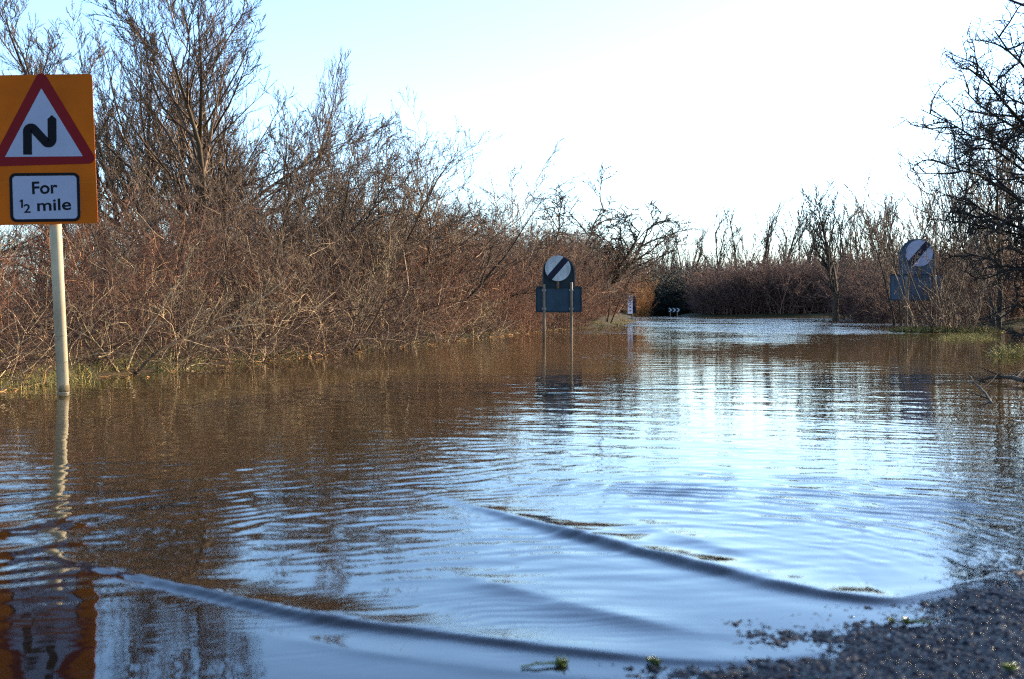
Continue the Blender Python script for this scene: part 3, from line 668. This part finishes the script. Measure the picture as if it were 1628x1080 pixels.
more = [(450, 27, 190), (495, 28, 240), (548, 30, 215), (600, 29, 190), (655, 30, 225), (705, 33, 292), (745, 36, 338), (785, 44, 362), (825, 45, 358), (875, 50, 368), (905, 52, 372),
        (350, 22, 250), (240, 20, 300), (110, 22, 330), (-60, 20, 330), (960, 56, 350)]
for q, (px_, Y, top) in enumerate(more):
    tree_at(tallsh[(q * 3 + 1) % 4], px_, Y, top - 8, 'open topped willow shrub whose grey twigs stand above the dense left thicket', 'shrub', 'taller willow shrubs in the left thicket', rz=R_() * 6.28)
M_pale = bark_mat('pale_willow_bark', [(0, (.04, .032, .022)), (.4, (.13, .11, .075)), (1, (.42, .38, .30))])
pale = [proto_tree('pale_willow_shrub', M_pale, 160 + q, h=3.0, stems=4, lean=.75, r0=.034, m=(8, 6, 4), wob=.15, t0=.12, spread=.15, rmin=.0048, trop=(.05, .02, .02, .02), ang=((30, 65),) * 4) for q in range(2)]
for p_ in pale:
    for pn, me_, mt_ in p_.parts: me_.materials[0] = M_pale
for q, (px_, Y, top, lab) in enumerate([(285, 14.0, 392, 'pale limbed willow bush forking low above the grassy edge left of the middle'), (190, 12.6, 405, 'pale limbed willow bush spreading behind the waterline right of the sign post'),
        (405, 16.6, 400, 'pale limbed willow bush under the right side of the tall willows'), (505, 19.4, 395, 'pale limbed willow bush reaching over the water at mid thicket'),
        (640, 23.6, 400, 'pale limbed willow bush left of the left gateway sign, lit tan'), (750, 30, 425, 'small pale limbed willow bush nearest the left gateway sign')]):
    tree_at(pale[q % 2], px_, Y, top, lab, 'bush', 'pale limbed willow bushes at the front of the thicket', rz=q * 1.9)
tree_at(gnarl, 912, 62, 284, 'gnarled bare tree with long limb curving right over the far water', rz=0, sxy=1.3)

# ---- far bank
def far_row(x0, x1, Y0, Y1, n, tops, kinds, lab, cat, group, sxy=1.25):
    for q in range(n):
        px_ = x0 + (x1 - x0) * (q + R_() * .8) / n; Y = Y0 + (Y1 - Y0) * R_(); T = np.interp(px_, [t[0] for t in tops], [t[1] for t in tops]) + (R_() - .6) * 26
        x = wx(px_, Y); z = gzs(x, Y); h = wz(T, Y) * (.85 + .25 * R_())
        random.choice(kinds).place((x, Y, max(z, -.2)), h, R_() * 6.28, lab, cat, group, sxy=sxy)
tp = [(1095, 440), (1130, 428), (1200, 420), (1300, 410), (1400, 405), (1470, 400)]
tp = [(a, b_ + 12) for a, b_ in tp]
far_row(1132, 1470, 128, 131, 26, [(a, b_ + 10) for a, b_ in tp], farsh, 'bare reddish shrub in the dense clump across the flood', 'bush', 'shrubs on the far bank')
far_row(1135, 1490, 133, 140, 22, tp, farsh, 'bare reddish shrub in the dense clump across the flood', 'bush', 'shrubs on the far bank')
far_row(1138, 1490, 142, 155, 16, tp, farsh, 'bare reddish shrub in the dense clump across the flood', 'bush', 'shrubs on the far bank')
far_row(1046, 1128, 152, 164, 10, [(1030, 455), (1060, 445), (1100, 440), (1130, 450)], eversh, 'dark evergreen bush behind the far chevron board', 'bush', 'dark evergreens at the far bend')
reedb = [proto_shrub('reed_bush', M_reed, 97, h=4.0, stems=60, spread=1.5, lean=.2, wob=.06, m=(7, 6, 2), r0=.025, rmin=.016, low=True)]
far_row(1002, 1030, 140, 160, 8, [(1000, 446), (1040, 460)], reedb, 'pale brown bush at the far end of the left bank', 'bush', 'bushes at the far road bend', sxy=.55)
far_row(980, 1130, 190, 215, 12, [(980, 425), (1130, 420)], farsh, 'hazy bare bush behind the far bend', 'bush', 'hazy bushes beyond the far bend')
far_row(1380, 1700, 70, 100, 16, [(1380, 425), (1500, 400), (1700, 380)], farsh, 'bare grey brown shrub of the right bank hedge', 'bush', 'shrubs of the right bank hedge')
trees = [(p_[0], p_[1], p_[2] - (0 if p_[:2] == (1215, 160) else 8 + 26 * ((p_[0] * 7 + p_[1]) % 3 == 0)), p_[3]) for p_ in [(1020, 190, 415, 0), (1045, 200, 405, 1), (1068, 190, 400, 2), (1090, 185, 385, 3), (1122, 170, 355, 0), (1140, 190, 395, 2), (1160, 172, 352, 1), (1183, 190, 390, 3),
         (1215, 160, 302, 2), (1238, 175, 345, 0), (1265, 165, 338, 3), (1290, 180, 370, 1), (1352, 150, 330, 1), (1375, 160, 345, 0), (1395, 150, 330, 2), (1310, 165, 350, 3),
         (1420, 130, 330, 3), (1052, 205, 392, 0), (1078, 200, 396, 3), (1130, 180, 372, 2), (1172, 185, 368, 0), (1195, 180, 360, 3), (1228, 185, 362, 1), (1278, 172, 350, 2), (1302, 160, 345, 1), (1340, 170, 352, 0), (1362, 158, 335, 3), (1388, 165, 340, 1), (1408, 140, 322, 2), (1105, 210, 400, 1), (1030, 220, 420, 3), (1250, 195, 375, 2)]]
nm = {0: 'single stemmed', 1: 'forked', 2: 'slim upright', 3: 'twin stemmed'}
for q, (px_, Y, top, v) in enumerate(trees):
    if (px_, Y) == (1215, 160): tree_at(slim[v], px_, Y, top, 'tallest bare tree of the far skyline, leaning left above the clump', rz=1.0, tilt=(0, -.10)); continue
    tree_at(slim[v], px_, Y, top, 'bare tree on the hazy far skyline beyond the flood', 'tree', 'bare trees on the far skyline', rz=R_() * 6.28)
# lone young tree standing in the flood
whip = [proto_tree('whip_tree', M_willow, 140 + q, h=6.0, stems=5, lean=.2, r0=.055, m=(8, 6, 3), wob=.06, t0=.25, spread=.3, rmin=.010, trop=(.02, .08, .09, .08), ang=((15, 38),) * 4) for q in range(3)]
lone = proto_tree('young_tree', M_dark, 111, h=8.6, stems=1, lean=.0, r0=.22, m=(30, 9, 6), t0=.14, wob=.05, rmin=.019, lr=(.42, .40, .40, .40), ang=((25, 50), (25, 45), (20, 40), (20, 40)), trop=(.03, .10, .08, .06))
tree_at(lone, 1328, 79, 278, 'lone slim bare tree standing in the flood before the far clump', rz=.5)
# right bank: whippy trees and shrubs behind the right sign
wh = [(1432, 56, 262, 3), (1470, 60, 300, 0), (1500, 56, 285, 2), (1530, 52, 240, 1), (1560, 58, 220, 0), (1590, 50, 190, 3), (1625, 54, 150, 2), (1660, 50, 170, 1), (1400, 75, 330, 2)]
for q, (px_, Y, top, v) in enumerate(wh):
    tree_at(whip[v % 3], px_, Y, top - 12, 'whippy bare tree of the right bank behind the right gateway sign', 'tree', 'whippy trees of the right bank', rz=R_() * 6.28, sxy=.85)
tree_at(willow[1], 1585, 47, 200, 'bare tree with thick mossy leaning stems behind the near hawthorn', rz=1.9, sxy=.9)
for px_, Y, top in ((1500, 53, 400), (1530, 54, 390), (1565, 53, 380), (1600, 50, 370), (1640, 50, 370), (1545, 60, 380), (1590, 60, 370), (1690, 45, 350), (1450, 66, 420), (1480, 64, 410)):
    x = wx(px_, Y); random.choice(thick + redsh).place((x, Y, max(gzs(x, Y), -.1)), wz(top, Y), R_() * 6.28, 'bare purplish shrub at the foot of the right bank trees', 'bush', 'shrubs under the right bank trees', sxy=1.2)
# islet shrub
isl = proto_shrub('islet_shrub', M_willow, 131, h=3.4, stems=16, spread=.7, lean=.42, wob=.08, m=(7, 6, 3), r0=.032, rmin=.006)
isl.place((wx(1512, 37.0), 37.0, -.05), 3.1, .3, 'bare many stemmed shrub on the grassy islet right of the gateway sign', 'shrub')
isl.place((wx(1478, 37.6), 37.6, -.05), 2.9, 2.1, 'thin bare shrub growing in front of the right gateway sign', 'shrub', sxy=.75)

# ---------------------------------------------------------------- near hawthorn, right edge
rng = np.random.default_rng(77)
hx, hy = 6.6, 12.6
tips = [(1447, 188), (1462, 250), (1495, 112), (1500, 150), (1478, 232), (1545, 60), (1600, 45), (1520, 95), (1470, 300), (1490, 345), (1500, 395), (1530, 440), (1560, 480), (1590, 520), (1610, 560), (1560, 200), (1590, 260), (1570, 330), (1640, 100), (1700, 40), (1800, 60), (1900, 150), (1950, 300), (1900, 420), (1850, 500), (1640, 400), (1580, 400), (1540, 380), (1700, 10), (1620, 330)]
nL = 14; Ps = []
for q, (tx, ty) in enumerate(tips):
    Y1 = hy + rng.uniform(-1.5, 1.3); e = np.array([wx(tx, Y1), Y1, wz(ty, Y1)])
    tx += 34 if tx < 1650 else 0
    e = np.array([wx(tx, Y1), Y1, wz(ty, Y1)]); b0 = np.array([hx + rng.normal(0, .08), hy + rng.normal(0, .08), rng.uniform(.15, 1.3)])
    mid_ = b0 * .55 + e * .45 + np.array([.2, 0, .35 if ty < 300 else .15]); t = np.linspace(0, 1, nL)[:, None]
    c_ = b0 * (1 - t) ** 2 + 2 * mid_ * t * (1 - t) + e * t ** 2
    j = rng.normal(0, .085, (nL, 3)); j[0] = 0; c_ = c_ + np.cumsum(j, 0) * .8 * (1 - .3 * t) - np.linspace(0, 1, nL)[:, None] * np.cumsum(j, 0)[-1] * .8
    Ps.append(c_)
P1 = np.array(Ps); R1 = np.linspace(.042, .006, nL)[None] * rng.uniform(.7, 1.2, (len(Ps), 1))
T0 = walk(rng, np.array([[hx, hy, -.2], [hx + .1, hy + .05, -.2], [hx - .08, hy + .05, -.2]]), np.array([[0., 0, 1], [.3, .1, 1], [-.3, 0, 1]]), np.array([2.4, 2.2, 2.2]), np.array([.13, .09, .08]), 9, .10, .02)
B2 = grow(rng, P1, R1, 26, .12, .99, .24, (30, 75), 8, .20, .02, rr=.75, rmin=.0100, tip=.4)
B3 = grow(rng, *B2, 9, .12, .99, .48, (35, 80), 6, .24, .02, rr=.75, rmin=.0058, tip=.3)
B4 = grow(rng, *B3, 5, .1, .98, .40, (40, 85), 4, .22, .01, rr=.8, rmin=.0042, tip=.2)
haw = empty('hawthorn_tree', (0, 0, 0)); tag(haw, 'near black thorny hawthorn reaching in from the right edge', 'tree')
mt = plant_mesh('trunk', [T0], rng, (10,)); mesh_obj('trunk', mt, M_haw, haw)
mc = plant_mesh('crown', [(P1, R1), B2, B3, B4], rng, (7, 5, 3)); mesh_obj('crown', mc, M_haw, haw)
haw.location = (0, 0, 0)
# the overhanging tree whose branch tip cuts the top right corner
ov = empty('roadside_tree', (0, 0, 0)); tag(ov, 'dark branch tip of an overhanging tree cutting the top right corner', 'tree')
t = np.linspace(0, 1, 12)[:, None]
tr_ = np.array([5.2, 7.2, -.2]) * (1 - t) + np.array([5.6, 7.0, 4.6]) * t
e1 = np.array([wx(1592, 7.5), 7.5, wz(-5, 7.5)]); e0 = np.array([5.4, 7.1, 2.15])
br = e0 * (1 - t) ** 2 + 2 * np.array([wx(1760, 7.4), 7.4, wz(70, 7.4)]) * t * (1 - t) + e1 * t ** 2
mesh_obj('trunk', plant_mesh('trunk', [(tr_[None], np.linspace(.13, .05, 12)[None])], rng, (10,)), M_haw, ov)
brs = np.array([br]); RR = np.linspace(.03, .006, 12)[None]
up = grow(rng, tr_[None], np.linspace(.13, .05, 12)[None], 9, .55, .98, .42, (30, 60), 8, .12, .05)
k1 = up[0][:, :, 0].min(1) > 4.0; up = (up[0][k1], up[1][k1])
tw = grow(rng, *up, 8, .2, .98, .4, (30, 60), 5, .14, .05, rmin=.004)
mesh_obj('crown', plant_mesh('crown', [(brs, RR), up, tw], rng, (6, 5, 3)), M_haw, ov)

# ---------------------------------------------------------------- grass, floating sticks and sprigs
def blades(rng, pts, n, hh, spread, lean, w):
    """narrow bent blades round each point: (x,y,z,scale)"""
    pts = np.asarray(pts); idx = rng.integers(0, len(pts), n); c = pts[idx]
    p0 = c[:, :3] + np.stack([rng.normal(0, spread, n) * c[:, 3], rng.normal(0, spread, n) * c[:, 3], np.full(n, -.02)], 1)
    az = rng.uniform(0, 6.28, n); ln = np.abs(rng.normal(0, lean, n))
    d = np.stack([np.cos(az) * ln, np.sin(az) * ln, np.ones(n)], 1)
    return walk(rng, p0, d, hh * c[:, 3] * rng.uniform(.4, 1.2, n), np.full(n, w) * rng.uniform(.6, 1.3, n), 4, .15, -.10, taper=.9)
rng = np.random.default_rng(9)
pts = []
for s_ in np.arange(33, 100, .16):
    x, y = lb_at(s_, rng.uniform(.0, .7)); 
    g = .5 + .5 * math.sin(s_ * 1.3) * math.sin(s_ * .37 + 1)
    if rng.random() < (.25 + .6 * g) * (1 if s_ < 48 else .25): pts.append((x, y, max(gzs(x, y), -.02), .45 + .6 * g))
for _ in range(24):                                                  # little spit left of the sign post
    x, y = wx(rng.uniform(-40, 52), 10.6), rng.uniform(10.1, 11.6); pts.append((x, y, .0, .8))
Bg = blades(rng, pts, 22000, .16, .13, 1.3, .0035)
tag(mesh_obj('bank_grass', plant_mesh('bank_grass', [Bg], rng, (3,)), M_grass), 'green and straw coloured grass along the left waterline', 'grass', kind='stuff')
pts = []
for _ in range(120):
    px_ = rng.uniform(1428, 1575); Y = rng.uniform(36.4, 37.4); pts.append((wx(px_, Y), Y, -.02 + .08 * rng.random(), 1.0))
Bi = blades(rng, pts, 7000, .19, .18, 1.3, .008)
tag(mesh_obj('islet_grass', plant_mesh('islet_grass', [Bi], rng, (3,)), M_grass), 'dark green grass on the islet around the right gateway sign posts', 'grass', kind='stuff')
pts = []
for _ in range(16): px_ = rng.uniform(1500, 1575); Y = rng.uniform(27.5, 30.5); pts.append((wx(px_, Y), Y, -.02, .8))
for _ in range(16): px_ = rng.uniform(1582, 1720); Y = rng.uniform(15, 22); pts.append((wx(px_, Y), Y, max(-.02, gzs(wx(px_, Y), Y)), 1.0))
Br = blades(rng, pts, 3600, .22, .12, 1.2, .005)
tag(mesh_obj('verge_grass', plant_mesh('verge_grass', [(*Br, .25)], rng, (3,)), M_grass), 'sunlit yellow grass tufts rising from water under the hawthorn', 'grass', kind='stuff')

lp = []
for s_ in np.arange(33, 75, .05):
    x, y = lb_at(s_, rng.uniform(-.35, .35))
    if math.sin(s_ * 2.1) + math.sin(s_ * .83) > -.3: lp.append((x, y, max(gzs(x, y), 0) + .012))
lp = np.array(lp); n_ = len(lp); az = rng.uniform(0, 6.28, n_)
Lf = walk(rng, lp, np.stack([np.cos(az), np.sin(az), rng.normal(0, .12, n_)], 1), rng.uniform(.06, .30, n_), rng.uniform(.002, .006, n_), 5, .18, 0)
tag(mesh_obj('flood_litter', plant_mesh('flood_litter', [Lf], rng, (4,)), M_reed), 'straw and dead twigs washed up along the left waterline', 'flood litter', kind='stuff')
def stick(name, pts, r, label, cat, group=None, forks=3, seed=0, mat=M_haw):
    rng = np.random.default_rng(seed); p = np.array(pts, float); t = np.linspace(0, len(p) - 1, 10)
    P = np.stack([np.interp(t, np.arange(len(p)), p[:, c]) for c in range(3)], 1)[None] + rng.normal(0, r * .5, (1, 10, 3)); Rr = np.linspace(r, r * .35, 10)[None]
    G = grow(rng, P, Rr, forks, .2, .9, .4, (25, 60), 5, .1, .0, rmin=r * .3)
    return tag(mesh_obj(name, plant_mesh(name, [(P, Rr), G], rng, (6, 4)), mat), label, cat, group)
def g3(x, y, z=0): a, b_ = gp(x, y); return (a, b_, z)
stick('fallen_branch', [g3(1630, 612, .03), g3(1600, 607, .05), g3(1555, 605, -.005)], .022, 'dark fallen branch lying in the water below the hawthorn', 'branch', seed=1)
stick('forked_twig', [g3(1583, 642, -.02), g3(1565, 634, .05), g3(1546, 626, .09)], .012, 'forked dark twig poking out of the water right of the reflections', 'twig', seed=2)
stick('pale_stick', [g3(62, 600, .02), g3(30, 606, .10), g3(-10, 598, .16)], .010, 'pale dead stick resting on the grass spit by the sign', 'stick', seed=3, mat=M_reed)
stick('drowned_branch', [g3(225, 596, -.03), g3(190, 585, .15), g3(150, 572, .38)], .012, 'pale drowned branch slanting out of the water right of the sign post', 'branch', seed=4, mat=M_willow)
stick('drowned_branch', [g3(560, 560, -.03), g3(520, 552, .25), g3(470, 545, .5)], .014, 'bare branch dipping into the water below the middle of the thicket', 'branch', seed=5, mat=M_willow)

def sprig(px_, py_, size, stem, ang, label, seed):
    rng = np.random.default_rng(seed); x, y = gp(px_, py_); root = empty('green_sprig', (x, y, max(0.002, float(road_z(np.array(x), np.array(y))) + .004)), (0, 0, ang)); tag(root, label, 'sprig')
    n = 26; az = rng.uniform(0, 6.28, n); d = np.stack([np.cos(az), np.sin(az), rng.uniform(.1, 1.2, n)], 1)
    P, Rr = walk(rng, np.zeros((n, 3)) + rng.normal(0, size * .12, (n, 3)) + [0, 0, size * .15], d, rng.uniform(.4, 1, n) * size, np.full(n, size * .14), 5, .18, 0, taper=.1)
    Rr = Rr * np.array([.35, .9, 1.1, .7, .12])[None]
    mesh_obj('leaf_cluster', plant_mesh('leaf_cluster', [(P, Rr)], rng, (5,)), M_sprig, root)
    if stem:
        s_ = np.linspace(0, 1, 6)[None, :, None] * np.array([-stem, -stem * .25, 0])[None, None] + np.array([0, 0, .004]); s_ = s_ + rng.normal(0, .001, s_.shape)
        mesh_obj('stalk', plant_mesh('stalk', [(s_, np.linspace(.003, .002, 6)[None])], rng, (6,)), M_sprig, root)
sprig(893, 1057, .017, .075, 0.1, 'green sprig with a long pale stalk floating at the bottom edge', 1)
sprig(1040, 1057, .018, .0, 1.3, 'stalkless green sprig on the front ripple at the bottom edge', 2)
sprig(1417, 992, .016, .0, 2.0, 'small round green sprig at the edge of the wet asphalt', 3)
sprig(1440, 996, .015, .05, 2.9, 'green sprig with short stalk lying on the wet asphalt chippings', 4)
sprig(1606, 1078, .02, .0, .5, 'green sprig in the bottom right corner', 5)
